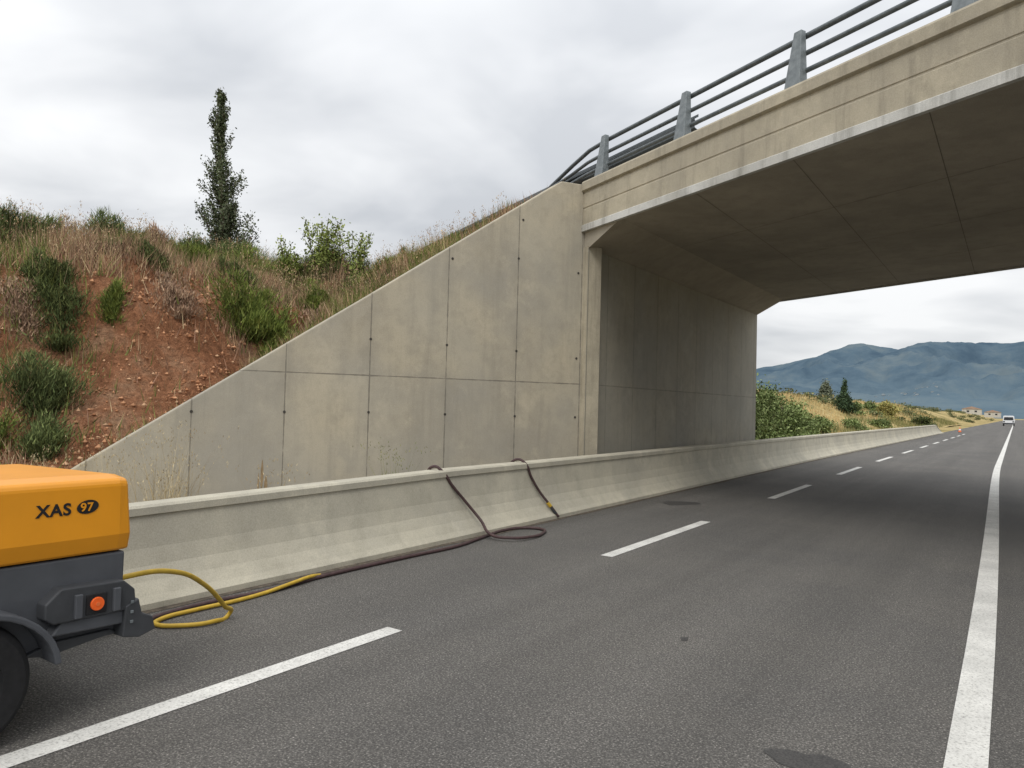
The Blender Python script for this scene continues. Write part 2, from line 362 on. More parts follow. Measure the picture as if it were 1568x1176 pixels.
def HF(X,Y):
    X=np.asarray(X,float);Y=np.asarray(Y,float)
    n1=fbm(X*.06,Y*.06,33); n2=fbm(X*.4,Y*.4,35)
    h=np.interp(-X+n1*2,[8.3,10,18,30,80],[0,.35,3.1,3.6,4.0])+n2*.25*np.clip((-X-8.5)/3,0,1)
    return h*sm(24,34,Y)
tt=np.arange(-34,30,.25); mm=np.concatenate([np.arange(-16,.10,.25),[.28,.40],np.arange(.62,42,.25)])
T,Mm=np.meshgrid(tt,mm,indexing='ij'); X=P0[0]+W[0]*T+N[0]*Mm; Y=P0[1]+W[1]*T+N[1]*Mm
Z=np.maximum(H(X,Y),np.where(X<-8.3,HF(X,Y),0))-.04
a,b=T.shape; idx=np.arange(a*b).reshape(a,b)
q=np.stack([idx[:-1,:-1],idx[1:,:-1],idx[1:,1:],idx[:-1,1:]],-1).reshape(-1,4)
keep=(Z.ravel()[q].max(1)>.0)&(X.ravel()[q].mean(1)<-6.9)
q=q[keep]
me=bpy.data.meshes.new('hillside'); me.from_pydata(np.stack([X.ravel(),Y.ravel(),Z.ravel()],1).tolist(),[],q.tolist()); me.update()
for p in me.polygons: p.use_smooth=True
me.materials.append(M['soil']); link(bpy.data.objects.new('hillside',me))
xs=-np.concatenate([np.arange(8.3,30,.6),np.arange(30,200,6)]); yy=np.concatenate([np.arange(25,90,.8),np.arange(90,600,8)])
X,Y=np.meshgrid(xs,yy,indexing='ij'); Z=HF(X,Y)-.02; a,b=X.shape; idx=np.arange(a*b).reshape(a,b)
q=np.stack([idx[:-1,:-1],idx[1:,:-1],idx[1:,1:],idx[:-1,1:]],-1).reshape(-1,4)
me=bpy.data.meshes.new('field'); me.from_pydata(np.stack([X.ravel(),Y.ravel(),Z.ravel()],1).tolist(),[],q.tolist()); me.update()
for p in me.polygons: p.use_smooth=True
me.materials.append(M['field']); link(bpy.data.objects.new('field',me))
# ---------------------------------------------------------------- vegetation
def blades(P,h,w,lean,col,name=None,mat=None,ret=False):
    n=len(P); a=rng.uniform(0,6.283,n); side=np.stack([np.cos(a),np.sin(a),np.zeros(n)],1)*w[:,None]
    b=rng.uniform(0,6.283,n); L=np.stack([np.cos(b)*lean,np.sin(b)*lean,np.ones(n)*1.],1)*h[:,None]
    V=np.stack([P-side,P+side,P+L],1)
    if ret: return V.reshape(-1,3),col
    return fast(name,V,3,mat,col)
def pick(n,pal,wts,var=.25):
    i=rng.choice(len(pal),n,p=np.array(wts)/sum(wts)); c=np.array(pal)[i]; return np.clip(c*(1+rng.uniform(-var,var,(n,1))),0,1)
dry=[(.38,.25,.15),(.34,.20,.135),(.52,.40,.24),(.25,.165,.11),(.16,.18,.06)]
bare=[(-14.5,7.85,1.7),(-12.9,6.5,1.4),(-12.7,8.0,1.7),(-16.2,6.2,1.5),(-11.7,8.2,1.0),(-14.0,8.9,.9),(-11.6,5.6,.9)]
def hillpts(n,x0=-30,x1=-6.9,y0=-6,y1=26,bareness=True):
    x=rng.uniform(x0,x1,n); y=rng.uniform(y0,y1,n); h=H(x,y); k=h>.12
    t=(x-P0[0])*W[0]+(y-P0[1])*W[1]; m=(x-P0[0])*N[0]+(y-P0[1])*N[1]
    s_=(x-P0[0])*NB[0]+(y-P0[1])*NB[1]
    k&=~((m>-.05)&(m<.65)&(t>-1)&(t<9.2)); k&=~((t<-.5)&(t>-9.6)&(s_>.4))
    x,y,h=x[k],y[k],h[k]
    den=.68+.9*fbm(x*.7,y*.7,51,3)
    for bx,by_,br_ in bare:
        dd=np.hypot(x-bx,y-by_)/br_+.25*fbm(x*1.5,y*1.5,57,2); den=np.minimum(den,sm(.5,1.15,dd)+.05)
    den=np.where(h>3.9,np.maximum(den,.75),den)
    k=rng.uniform(0,1,len(x))<den
    return x[k],y[k],h[k]
x,y,h=hillpts(330000)
n=len(x); up=sm(2.2,4.2,h)
tall=.14+.16*up+.28*np.clip(fbm(x*.6,y*.6,60,3)+.45,0,1)+rng.uniform(0,.2,n)
tall=np.where(x>-11.5,tall*.62,tall)
gr_=sm(-.14,.22,fbm(x*.5,y*.5,77,3)+.14*up)
c=pick(n,dry,[4,3,2.2,2,.8],.35); gcol=pick(n,[(.15,.175,.05),(.20,.22,.07),(.10,.13,.035)],[3,2,2])
mk_=(rng.uniform(0,1,n)<gr_*.7)[:,None]; c=np.where(mk_,gcol,c)
tint=(1+.35*fbm(x*1.2,y*1.2,99,3))[:,None]; c=np.clip(c*tint,0,1)
blades(np.stack([x,y,h-.06],1),tall,rng.uniform(.006,.013,n),rng.uniform(0,.75,n),c,'dry_grass',M['leaf'])
x,y,h=hillpts(26000); k=(h>3.4)&((x<-11.5)|(rng.uniform(0,1,len(x))<.3)); x,y,h=x[k],y[k],h[k]; k=fbm(x*.7,y*.7,88,2)>-.12; x,y,h=x[k],y[k],h[k]; n=len(x)
hh=rng.uniform(.45,1.0,n)*np.where(x>-11.5,.7,1); st=np.stack([x,y,h-.05],1); V1,c1=blades(st,hh,np.full(n,.005),rng.uniform(0,.25,n),pick(n,dry[:4],[3,2,3,1]),ret=True)
tips=V1.reshape(-1,3,3)[:,2,:]; hd=np.repeat(tips,6,0)+rng.normal(0,1,(n*6,3))*np.array([.025,.025,.07])-np.array([0,0,.07])
V2,c2=blades(hd,rng.uniform(.02,.05,n*6),rng.uniform(.007,.013,n*6),rng.uniform(0,1.2,n*6),pick(n*6,[(.42,.30,.17),(.30,.19,.12),(.5,.4,.25)],[2,2,1]),ret=True)
fast('tall_dry_weeds',np.concatenate([V1,V2]),3,M['leaf'],np.concatenate([c1,c2]))
def clods(n):
    i=rng.integers(0,len(bare),n); bb=np.array(bare)[i]; a=rng.uniform(0,6.283,n); r=bb[:,2]*1.2*np.sqrt(rng.uniform(0,1,n)); x=bb[:,0]+np.cos(a)*r; y=bb[:,1]+np.sin(a)*r
    s=.010+.05*rng.uniform(0,1,n)**5; z=H(x,y)-.04+s*.2
    o=np.array([(1,0,0),(0,1,0),(-1,0,0),(0,-1,0),(0,0,1),(0,0,-1)],float); fi=[(0,1,4),(1,2,4),(2,3,4),(3,0,4),(1,0,5),(2,1,5),(3,2,5),(0,3,5)]
    P=np.stack([x,y,z],1)[:,None,:]+o[None]*s[:,None,None]*rng.uniform(.5,1.2,(n,6,1))
    V=P[:,np.array(fi).ravel(),:].reshape(-1,3); c=np.repeat(pick(n,[(.42,.22,.12),(.30,.14,.07),(.48,.30,.18)],[3,2,1]),8,0)
    fast('soil_clods',V,3,M['leaf'],c)
clods(6000)
def leaves(C,size,ncol,flat=0.):
    n=len(C); a=rng.normal(0,1,(n,3)); a/=np.linalg.norm(a,axis=1)[:,None]; b=rng.normal(0,1,(n,3)); b-=a*(a*b).sum(1)[:,None]; b/=np.linalg.norm(b,axis=1)[:,None]
    s=size*rng.uniform(.6,1.3,n)
    return np.stack([C-a*s[:,None],C+b*s[:,None]*.5,C+a*s[:,None],C-b*s[:,None]*.5],1).reshape(-1,3),ncol
def gz(x,y,far=False): return float(HF(x,y)) if far else float(H(np.array([x]),np.array([y]))[0])
def broom(name,x,y,w,h,pal,n=5200,far=False,z=None,thick=1.,parent=None):
    z0=gz(x,y,far)-.10; k=rng.integers(7,12)
    r0=w*.5*rng.uniform(.15,.95,k); a0=rng.uniform(0,6.283,k); hs=h*rng.uniform(.45,1.05,k); fr=w*rng.uniform(.14,.26,k)
    i=rng.integers(0,k,n); f=rng.uniform(.05,1,n)**.8
    cx=np.cos(a0)*r0*.75; cy=np.sin(a0)*r0*.75
    th=rng.uniform(0,6.283,n); rr=np.abs(rng.normal(0,.6,n))*fr[i]*(.5+.7*f)
    px=cx[i]*(.35+.65*f)+np.cos(th)*rr; py=cy[i]*(.35+.65*f)+np.sin(th)*rr; pz=f*hs[i]*(1-.35*np.clip(rr/fr[i],0,1.5)**2*.5)
    gzv=np.clip(H(x+px,y+py)-z0-.1,-.45,.35)
    P=np.stack([x+px,y+py,z0+pz*.9+gzv],1)
    bl=h*rng.uniform(.06,.20,n)
    side=rng.normal(0,1,(n,3)); side[:,2]*=.3; side/=np.linalg.norm(side,axis=1)[:,None]; side*=(rng.uniform(.006,.014,n)*thick)[:,None]
    L=np.stack([px/w*1.2+rng.normal(0,.45,n),py/w*1.2+rng.normal(0,.45,n),np.ones(n)],1)*bl[:,None]
    sh=rng.uniform(.7,1.3,k)[i]
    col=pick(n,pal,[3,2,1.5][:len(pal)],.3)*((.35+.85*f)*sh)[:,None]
    V=np.stack([P-side,P+side,P+L],1).reshape(-1,3)
    return fast(name,V,3,M['leaf'],col,parent)
gp=[(.13,.165,.035),(.18,.21,.055),(.07,.10,.025)]
gd=[(.085,.11,.04),(.12,.14,.05),(.05,.065,.025)]
shr=[(-13.3,9.6,1.9,1.05,gp),(-12.9,9.9,1.2,.8,gp),(-13.1,5.6,1.9,.75,gd),(-12.3,5.2,1.2,.55,gd),(-14.0,7.25,.7,.6,gp),(-14.5,6.5,1.9,.7,gd),(-15.2,6.6,1.3,.6,gd),(-17.6,8.9,2.4,1.0,gd),(-16.3,12,2.2,1.0,gp),(-13.5,14.7,2.2,1.0,gp),(-17.6,6.9,2.1,1.0,gd),(-13.2,11.4,1.2,.55,gp),(-12.6,15.9,1.9,.8,gp),(-15.2,8.6,1.1,.45,gd),(-11.8,4.2,1.3,.5,gd),(-12.0,3.2,1.3,.6,gp),(-19.0,6.5,1.8,.9,gd),(-15.6,11.0,1.7,.6,gd),(-18.6,13.0,2.2,1.0,gd),(-14.6,10.2,1.3,.55,gd),(-17.0,4.6,1.5,.9,gp),(-10.6,14.2,1.4,.45,gd),(-11.6,15.4,1.5,.6,gp),(-16.6,10.3,1.8,.8,gp),(-14.7,12.2,1.5,.6,gp),(-12.9,13.2,1.7,.8,gp),(-12.0,14.2,1.6,.7,gp),(-17.3,11.0,2.0,1.0,gd),(-18.3,10.0,1.8,.9,gp),(-15.0,13.8,1.9,.8,gd),(-15.9,5.2,1.3,.6,gd),(-11.3,6.8,.7,.35,gp),(-16.2,8.5,1.5,.6,gd),(-17.0,9.9,1.4,.8,gp),(-15.8,13.4,1.7,.9,gd),(-13.9,13.4,1.6,.75,gd),(-12.3,12.4,1.1,.45,gd),(-11.6,13.0,1.0,.4,gp),(-14.0,11.1,1.0,.4,gd),(-13.7,4.2,1.4,.6,gd),(-12.6,4.6,1.1,.5,gp)]
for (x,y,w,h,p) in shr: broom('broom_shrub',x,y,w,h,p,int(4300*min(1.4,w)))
D3=[(.30,.2,.14),(.38,.27,.18),(.2,.13,.09)]
for (x,y,w,h) in [(-16.4,9.5,1.2,.95),(-13.9,8.3,1.3,.55),(-14.8,5.9,1.1,.55),(-12.4,10.6,1.2,.5),(-14.2,12.0,1.5,.6),(-11.5,11.5,1.3,.45),(-18.2,7.9,1.6,.8),(-15.8,7.8,1.2,.5)]:
    broom('dry_shrub',x,y,w,h,D3,2600)
def sapling(name,x,y,h,w,n=1500,pal=[(.22,.27,.07),(.30,.34,.11),(.15,.19,.05)]):
    e=empty(name); z0=gz(x,y)-.1; C=[]; 
    for i in range(13):
        a=random.uniform(0,6.28); r=random.uniform(.15,.5)*w; hh=h*random.uniform(.6,1)
        pts=[(x+random.uniform(-.1,.1),y+random.uniform(-.1,.1),z0),(x+math.cos(a)*r*.5,y+math.sin(a)*r*.5,z0+hh*.5),(x+math.cos(a)*r,y+math.sin(a)*r,z0+hh)]
        tube('stem_%d'%i,pts,.007,M['bark'],e,1)
        m=n//13; f=rng.uniform(.25,1,m)
        c=np.stack([x+np.cos(a)*r*f,y+np.sin(a)*r*f,z0+hh*f],1)+rng.normal(0,.06*w,(m,3)); C.append(c)
    C=np.concatenate(C); V,c=leaves(C,.045,pick(len(C),pal,[3,2,2]))
    fast('leaves',V,4,M['leaf'],c,e)
sapling('willow_sapling',-15.2,13.2,1.9,1.5,2200); sapling('willow_sapling',-14.3,13.5,1.6,1.0,1200); sapling('willow_sapling',-15.9,12.7,1.3,1.0,1000)
def poplar(x,y,z0,top):
    e=empty('poplar_tree'); Hh=top-z0
    def pos(f): return np.array([x-.18*f*1.0+.12*math.sin(f*5),y+.05*math.sin(f*7),z0+Hh*f])
    v=[];fc=[];m=8
    for i in range(13):
        f=i/12; c=pos(f); r=.13*(1-f)+.008
        for j in range(m): a=2*math.pi*j/m; v.append((c[0]+r*math.cos(a),c[1]+r*math.sin(a),c[2]))
        if i:
            for j in range(m): fc.append(((i-1)*m+j,(i-1)*m+(j+1)%m,i*m+(j+1)%m,i*m+j))
    mesh('trunk',v,fc,M['bark'],e,True)
    prof=lambda f: float(np.interp(f,[0,.15,.26,.37,.45,.56,.62,.70,.76,.84,.92,1],[1.0,1.30,1.35,.95,.85,.90,.70,.42,.36,.40,.22,.03]))
    C=[];SH=[]
    for i in range(130):
        f=random.uniform(.03,.97)**.9; R=prof(f); a=random.uniform(0,6.28); rr=R*random.uniform(.2,1.)
        L=random.uniform(.6,1.1)*(.6+.5*(1-f)); b=pos(f); tip=b+np.array([math.cos(a)*rr,math.sin(a)*rr,L])
        if tip[2]>top: tip[2]=top-random.uniform(0,.2)
        tube('limb_%d'%i,[tuple(b),tuple((b+tip)/2+np.array([math.cos(a)*rr*.2,math.sin(a)*rr*.2,0])),tuple(tip)],.012*(1.4-f),M['bark'],e,1)
        m=int(115*(.5+R)); g_=rng.uniform(.2,1.05,m)
        c=b+(tip-b)*g_[:,None]+rng.normal(0,1,(m,3))*np.array([.065,.065,.15])*(.6+.45*R)
        C.append(c); SH.append(np.full(m,random.uniform(.65,1.25)))
    C=np.concatenate(C); SH=np.concatenate(SH)
    col=pick(len(C),[(.10,.125,.065),(.145,.165,.10),(.06,.08,.04),(.22,.23,.17)],[3,2,2,.8])*SH[:,None]
    V,c=leaves(C,.055,col); fast('leaves',V,4,M['leaf'],c,e)
poplar(-25.0,16.75,5.4,13.3)
def bush(name,x,y,w,h,pal,n=3500,size=.09,far=True,conic=False):
    e=empty(name); z0=(gz(x,y,far))-.1; k=16
    C=[];S_=[]
    for i in range(k):
        f=random.uniform(.1,.95); R=w*.5*((1-f)*1.0+.08 if conic else math.sqrt(max(.05,1-(f*1.0-.25)**2*1.3)))
        a=random.uniform(0,6.28); r=R*random.uniform(.2,.8); c0=np.array([x+math.cos(a)*r,y+math.sin(a)*r,z0+h*f*.92])
        m=n//k; c=c0+rng.normal(0,1,(m,3))*np.array([R*.32,R*.32,h*.10]); C.append(c); S_.append(np.full(m,random.uniform(.65,1.3)))
        tube('limb_%d'%i,[(x,y,z0+h*f*.3),tuple(c0)],.02,M['bark'],e,1,False)
    tube('trunk',[(x,y,z0),(x,y,z0+h*.85)],.05,M['bark'],e,2,False)
    C=np.concatenate(C);S_=np.concatenate(S_); k2=C[:,2]>z0; C=C[k2];S_=S_[k2]
    V,c=leaves(C,size,pick(len(C),pal,[3,2,2],.3)*S_[:,None]); fast('leaves',V,4,M['leaf'],c,e)
gb=[(.17,.22,.08),(.24,.29,.12),(.11,.15,.05)]
for (x,y,w,h) in [(-9.1,31,2.0,2.6),(-9.6,33.5,2.2,3.0),(-9.1,36.0,2.4,2.3),(-9.4,40,2.2,1.8),(-10.5,38,2.4,2.4),(-10.2,44,2.0,1.3),(-8.9,34,1.4,1.2),(-9.6,47,1.6,1.0)]:
    bush('verge_bush',x,y,w,h,gb,4000,.075)
cg=[(.05,.08,.04),(.065,.10,.05),(.035,.055,.03)]
bush('conifer_tree',-13.4,76,2.3,3.1,cg,5000,.11,conic=True); bush('conifer_tree',-16.8,84,1.8,2.6,[(.15,.17,.12),(.13,.15,.10),(.18,.20,.14)],3000,.12,conic=True)
bush('young_tree',-11.6,92,2.4,2.1,[(.33,.30,.11),(.26,.26,.09),(.38,.32,.12)],3000,.13)
bush('young_tree',-13.8,95,2.0,1.6,gb,2500,.13); bush('young_tree',-13.0,79,1.6,1.3,gb,2000,.11)
bush('verge_bush',-10.4,62,1.8,.9,gb,1800,.09); bush('verge_bush',-10.0,72,1.8,.8,gb,1800,.1); bush('verge_bush',-9.6,104,2.6,1.3,gd,1800,.13)
n=60000; x=-rng.uniform(8.6,26,n); y=24+136*rng.uniform(0,1,n)**1.5; k=rng.uniform(0,1,n)<.6+.8*fbm(x*.25,y*.25,91,3); x,y=x[k],y[k]; n=len(x)
z=HF(x,y); gm=(fbm(x*.25,y*.18,95,3)+np.interp(-x,[9,11.5,14,20],[.5,.35,-.05,-.3])>.08)[:,None]
c=np.where(gm,pick(n,[(.20,.20,.08),(.27,.24,.11),(.14,.16,.06)],[2,2,1]),pick(n,[(.54,.42,.20),(.47,.34,.16),(.60,.49,.26)],[2,2,1]))
sc=1+y/60
blades(np.stack([x,y,z-.08],1),rng.uniform(.2,.5,n)*(1+sc*.1),.012*sc,rng.uniform(0,.5,n),c,'field_grass',M['leaf'])
n=30000; i=rng.integers(0,170,n); bx=-rng.uniform(9.2,40,170); byy=rng.uniform(70,420,170); bs=rng.uniform(.35,1.1,170)
sp_=np.clip(rng.normal(0,.5,(n,3)),-1,1)
C=np.stack([bx[i]+sp_[:,0]*bs[i]*1.4,byy[i]+sp_[:,1]*bs[i]*1.4,HF(bx,byy)[i]+np.abs(sp_[:,2])*bs[i]],1)
V,c=leaves(C,.16,pick(n,[(.14,.16,.07),(.24,.21,.10),(.10,.12,.06)],[2,1,2])*rng.uniform(.7,1.2,170)[i][:,None]); fast('distant_shrubs',V,4,M['leaf'],c)
def weed(name,x,y,h,w,pal,n=220,wd=.004):
    P=np.stack([x+rng.normal(0,w*.25,n),y+rng.normal(0,w*.25,n),np.zeros(n)-.02],1)
    f=rng.uniform(.3,1,n); V1,c1=blades(P,h*f,np.full(n,wd),rng.uniform(0,.7,n),pick(n,pal,[1]*len(pal)),ret=True)
    tips=V1.reshape(-1,3,3)[:,2,:]; hd=np.repeat(tips,4,0)+rng.normal(0,.03,(n*4,3))
    V2,c2=blades(hd,np.full(n*4,.03),np.full(n*4,.006),rng.uniform(0,1,n*4),pick(n*4,pal,[1]*len(pal)),ret=True)
    fast(name,np.concatenate([V1,V2]),3,M['leaf'],np.concatenate([c1,c2]))
straw=[(.5,.42,.26),(.34,.27,.16)]
for (x,y,h,w,n) in [(-9.0,5.4,1.25,.5,90),(-9.6,4.9,1.05,.5,80),(-8.3,5.0,.9,.4,60),(-10.2,4.4,.9,.5,80),(-8.0,6.2,.8,.3,40)]: weed('dry_weed',x,y,h,w,straw,n)
weed('green_weed',-7.6,8.1,1.0,.25,[(.12,.15,.05),(.25,.25,.1)],60)
# ---------------------------------------------------------------- mountains
prof_az=[-75,-40,-25,-18,-15.7,-14.3,-12,-10.5,-8.9,-7.6,-6.7,-6,-4.6,-3.3,-.6,3,10,20,50]
prof_h=[60,90,120,150,168,186,218,240,264,246,240,254,264,262,252,258,250,230,120]
def MH(A,R_):
    X=np.sin(A)*R_; Y=np.cos(A)*R_; pk=np.interp(np.degrees(A),prof_az,prof_h); u=(R_-1500)/1500
    rid=1-np.abs(fbm(X/380,Y/380,5,6))*2.2
    env=np.where(u<=1,sm(0,1,u)**1.15,1-.6*(u-1))
    return pk*env*(1-(1-rid)*.6*np.sin(np.clip(u,0,1)*math.pi))+fbm(X/80,Y/80,8,5)*11*np.clip(u,0,1)-2
az=np.radians(np.linspace(-75,50,640)); rad=np.linspace(1500,3400,80)
A,Rr=np.meshgrid(az,rad,indexing='ij'); X=np.sin(A)*Rr; Y=np.cos(A)*Rr; Z=MH(A,Rr)
a,b=X.shape; idx=np.arange(a*b).reshape(a,b); q=np.stack([idx[:-1,:-1],idx[1:,:-1],idx[1:,1:],idx[:-1,1:]],-1).reshape(-1,4)
me=bpy.data.meshes.new('mountains'); me.from_pydata(np.stack([X.ravel(),Y.ravel(),Z.ravel()],1).tolist(),[],q.tolist()); me.update()
for p in me.polygons: p.use_smooth=True
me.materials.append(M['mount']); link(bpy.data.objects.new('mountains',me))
def house(parent,x,y,z,w,d,h,nm,wm='wall',rm='roof',win=True):
    box(nm+'_walls',x-w/2,x+w/2,y-d/2,y+d/2,z,z+h,M[wm],parent)
    mesh(nm+'_roof',[(x-w/2-.3,y-d/2-.3,z+h),(x+w/2+.3,y-d/2-.3,z+h),(x+w/2+.3,y+d/2+.3,z+h),(x-w/2-.3,y+d/2+.3,z+h),(x,y-d/2,z+h+w*.16),(x,y+d/2,z+h+w*.16)],[(0,1,2,3),(0,1,4),(2,3,5),(1,2,5,4),(3,0,4,5)],M[rm],parent)
    if win:
        for i in range(2): box(nm+'_window_%d'%i,x-w*.25+i*w*.4,x-w*.12+i*w*.4,y-d/2-.02,y-d/2,z+h*.45,z+h*.75,M['glass'],parent)
hs=empty('country_house'); house(hs,-17.5,420,2.6,8,7,2.8,'main'); house(hs,-9.5,440,1.6,7,6,2.6,'annex')
tw=empty('distant_town')
rt=random.Random(3)
for i in range(20):
    a_=math.radians(rt.gauss(-4.8,1.5)); r_=rt.uniform(1960,2150)
    xx,yy_=math.sin(a_)*r_,math.cos(a_)*r_; zz=float(MH(np.array([a_]),np.array([r_]))[0])
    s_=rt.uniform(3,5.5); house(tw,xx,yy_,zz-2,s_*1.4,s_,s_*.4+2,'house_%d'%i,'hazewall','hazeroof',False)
# ---------------------------------------------------------------- van (far)
vn_=empty('white_van'); vx,vy=-1.15,175
side=[(-.95,.35),(-.95,1.1),(-.88,1.95),(-.80,2.02),(.80,2.02),(.88,1.95),(.95,1.1),(.95,.35)]
prism('body',[(vx+a_,vy,z) for a_,z in side],(0,4.6,0),M['white'],vn_,bevel=.05)
mesh('windscreen',[(vx-.80,vy-.02,1.15),(vx+.80,vy-.02,1.15),(vx+.72,vy-.02,1.75),(vx-.72,vy-.02,1.75)],[(0,1,2,3)],M['glass'],vn_)
box('bumper',vx-.95,vx+.95,vy-.12,vy-.01,.35,.62,M['dgrey'],vn_,.02)
for i in(-1,1):
    box('headlamp_%d'%i,vx+i*.75-.14,vx+i*.75+.14,vy-.03,vy-.005,.75,.95,M['glass'],vn_)
    for yy_ in(.9,3.7): cyl('wheel_%d_%d'%(i,yy_*10),(vx+i*.85-.11,vy+yy_,.33),(1,0,0),.33,.22,M['black'],vn_,20)
for i,y in enumerate([88]):
    x=-4.4+off(y); c_=empty('traffic_cone')
    v=[];m=14
    for r,z in [(.15,.03),(.03,.50)]:
        for j in range(m): a_=2*math.pi*j/m; v.append((x+r*math.cos(a_),y+r*math.sin(a_),z))
    mesh('body',v,[(j,(j+1)%m,m+(j+1)%m,m+j) for j in range(m)]+[tuple(range(m,2*m))],M['cone'],c_)
    v=[]
    for r,z in [(.105,.22),(.072,.35)]:
        for j in range(m): a_=2*math.pi*j/m; v.append((x+r*math.cos(a_),y+r*math.sin(a_),z))
    mesh('band',v,[(j,(j+1)%m,m+(j+1)%m,m+j) for j in range(m)],M['white'],c_)
    box('base',x-.18,x+.18,y-.18,y+.18,.004,.035,M['dgrey'],c_)
# ---------------------------------------------------------------- compressor trailer
cp=empty('air_compressor_trailer')
X0,X1=-3.8,-5.12
def loft(name,prof,ys,mat,bev=.01):
    v=[];f=[];n=len(prof)
    for i,(y,ins,dz) in enumerate(ys):
        for a_,z in prof:
            xc=(X0+X1)/2; hw=(X0-X1)/2; x=xc+(a_)*(hw-ins)
            zz=.8+(z-.8)*dz
            v.append((x,y+(.02 if (i==len(ys)-1 and z<.9) else 0),zz))
        if i:
            for j in range(n): f.append(((i-1)*n+j,(i-1)*n+(j+1)%n,i*n+(j+1)%n,i*n+j))
    f.append(tuple(range(n))); f.append(tuple(range((len(ys)-1)*n,len(ys)*n)))
    return mesh(name,v,f,mat,cp,bevel=bev)
loft('canopy',[(.965,.797),(1.0,.885),(.99,1.145),(.96,1.172),(.80,1.185),(-.80,1.165),(-.95,1.15),(-.985,1.12),(-1.0,.885),(-.965,.797)],[(-.15,.1,.8),(-.05,.0,.96),(.4,0,1),(2.03,0,1),(2.078,.012,.98)],M['orange'],.014)
loft('lower_body',[(.93,.36),(.95,.62),(.955,.79),(-.955,.79),(-.95,.62),(-.93,.36)],[(-.1,.02,1),(2.06,0,1)],M['grey'],.012)
def poly_side(name,pts,x0,dx,mat,bev=.008): return prism(name,[(x0,y,z) for y,z in pts],(dx,0,0),mat,cp,bev)
poly_side('light_bracket',[(1.67,.60),(1.74,.665),(2.04,.655),(2.10,.60),(2.11,.50),(1.71,.50),(1.67,.53)],-3.85,.095,M['dgrey'])
for i,(a_,b_) in enumerate([(1.80,1.835),(1.985,2.02)]):
    poly_side('bracket_rib_%d'%i,[(a_,.51),(a_,.625),(b_,.625),(b_,.51)],-3.76,.022,M['grey'],.004)
poly_side('reflector_housing',[(1.855,.515),(1.855,.615),(1.955,.615),(1.955,.515)],-3.76,.012,M['black'],.004)
cyl('side_reflector',(-3.75,1.905,.565),(1,0,0),.033,.012,M['reflect'],cp,28,.003)
cyl('reflector_boss',(-3.741,1.905,.565),(1,0,0),.010,.006,M['cone'],cp,16)
poly_side('bracket_lower',[(1.71,.44),(1.75,.50),(2.05,.50),(2.06,.43)],-3.86,.09,M['grey'])
poly_side('tail_skid',[(2.04,.365),(2.05,.52),(2.12,.55),(2.14,.47),(2.20,.44),(2.215,.37),(2.13,.345)],-3.87,.12,M['dgrey'])
box('tail_beam',-5.0,-3.9,2.06,2.13,.42,.56,M['dgrey'],cp,.01)
for i in range(3): poly_side('bolt_%d'%i,[(2.075,.43+.05*i),(2.09,.43+.05*i),(2.09,.445+.05*i),(2.075,.445+.05*i)],-3.75,.008,M['steel'],.002)
poly_side('skirt',[(1.60,.36),(1.75,.40),(2.02,.40),(2.05,.375),(1.98,.37),(1.72,.335)],-3.88,.06,M['dgrey'])
box('hose_outlet',-4.22,-4.10,2.06,2.12,.50,.60,M['dgrey'],cp,.008)
for sx in (0,1):
    xa=-3.70 if sx==0 else X1-.10; cx_=1.36; cz=.30
    arc=[(cx_+.375*math.cos(a_),cz+.33*math.sin(a_)) for a_ in np.radians(np.linspace(5,175,18))]
    inn=[(cx_+.345*math.cos(a_),cz+.30*math.sin(a_)) for a_ in np.radians(np.linspace(175,5,18))]
    P=arc+inn; n=len(P)
    v=[(xa,y,z) for y,z in P]+[(xa-.22*(1 if sx==0 else -1),y,z) for y,z in P]
    h_=18
    f=[]
    for i in range(17):
        f+= [(i,i+1,n-2-i,n-1-i),(n+i,n+i+1,2*n-2-i,2*n-1-i),(i,i+1,n+i+1,n+i),(h_+i,h_+i+1,n+h_+i+1,n+h_+i)]
    f+=[(0,n-1,2*n-1,n),(17,18,n+18,n+17)]
    mesh('fender_%d'%sx,v,f,M['grey'],cp,bevel=.008)
    wx=-3.91 if sx==0 else X1-.09
    tp=[(.0,.17),(.0,.26),(.02,.285),(.05,.295),(.07,.296),(.073,.287),(.083,.287),(.086,.296),(.098,.296),(.101,.287),(.111,.287),(.114,.296),(.13,.295),(.16,.285),(.18,.26),(.18,.17),(.14,.165),(.04,.165)]
    v=[];f=[];m=44;nn=len(tp)
    for i in range(m):
        a_=2*math.pi*i/m
        for dx,r in tp: v.append((wx+dx,1.33+r*math.cos(a_),.296+r*math.sin(a_)))
        for j in range(nn): f.append((i*nn+j,i*nn+(j+1)%nn,((i+1)%m)*nn+(j+1)%nn,((i+1)%m)*nn+j))
    mesh('tyre_%d'%sx,v,f,M['black'],cp,bevel=0)
    cyl('rim_%d'%sx,(wx+.03,1.33,.296),(1,0,0),.168,.12,M['steel'],cp,28,.01)
    cyl('hub_%d'%sx,(wx+.13,1.33,.296),(1,0,0),.04,.05,M['dgrey'],cp,18,.005)
box('axle',-5.0,-3.9,1.30,1.36,.27,.33,M['dgrey'],cp)
box('drawbar',-4.50,-4.42,-1.3,-.05,.40,.48,M['dgrey'],cp,.01)
cyl('jockey_leg',(-4.36,-1.0,.08),(0,0,1),.03,.6,M['steel'],cp,16); cyl('jockey_wheel',(-4.39,-1.0,.1),(1,0,0),.1,.06,M['black'],cp,20)
def text(body,y,z,size,x,mat,name,bold=.006):
    c=bpy.data.curves.new(name,'FONT'); c.body=body; c.size=size; c.extrude=.0008; c.offset=bold*size; c.space_character=1.1
    c.materials.append(mat); o=bpy.data.objects.new(name,c); link(o,cp); o.location=(x,y,z); o.rotation_euler=(math.pi/2,0,math.pi/2); return o
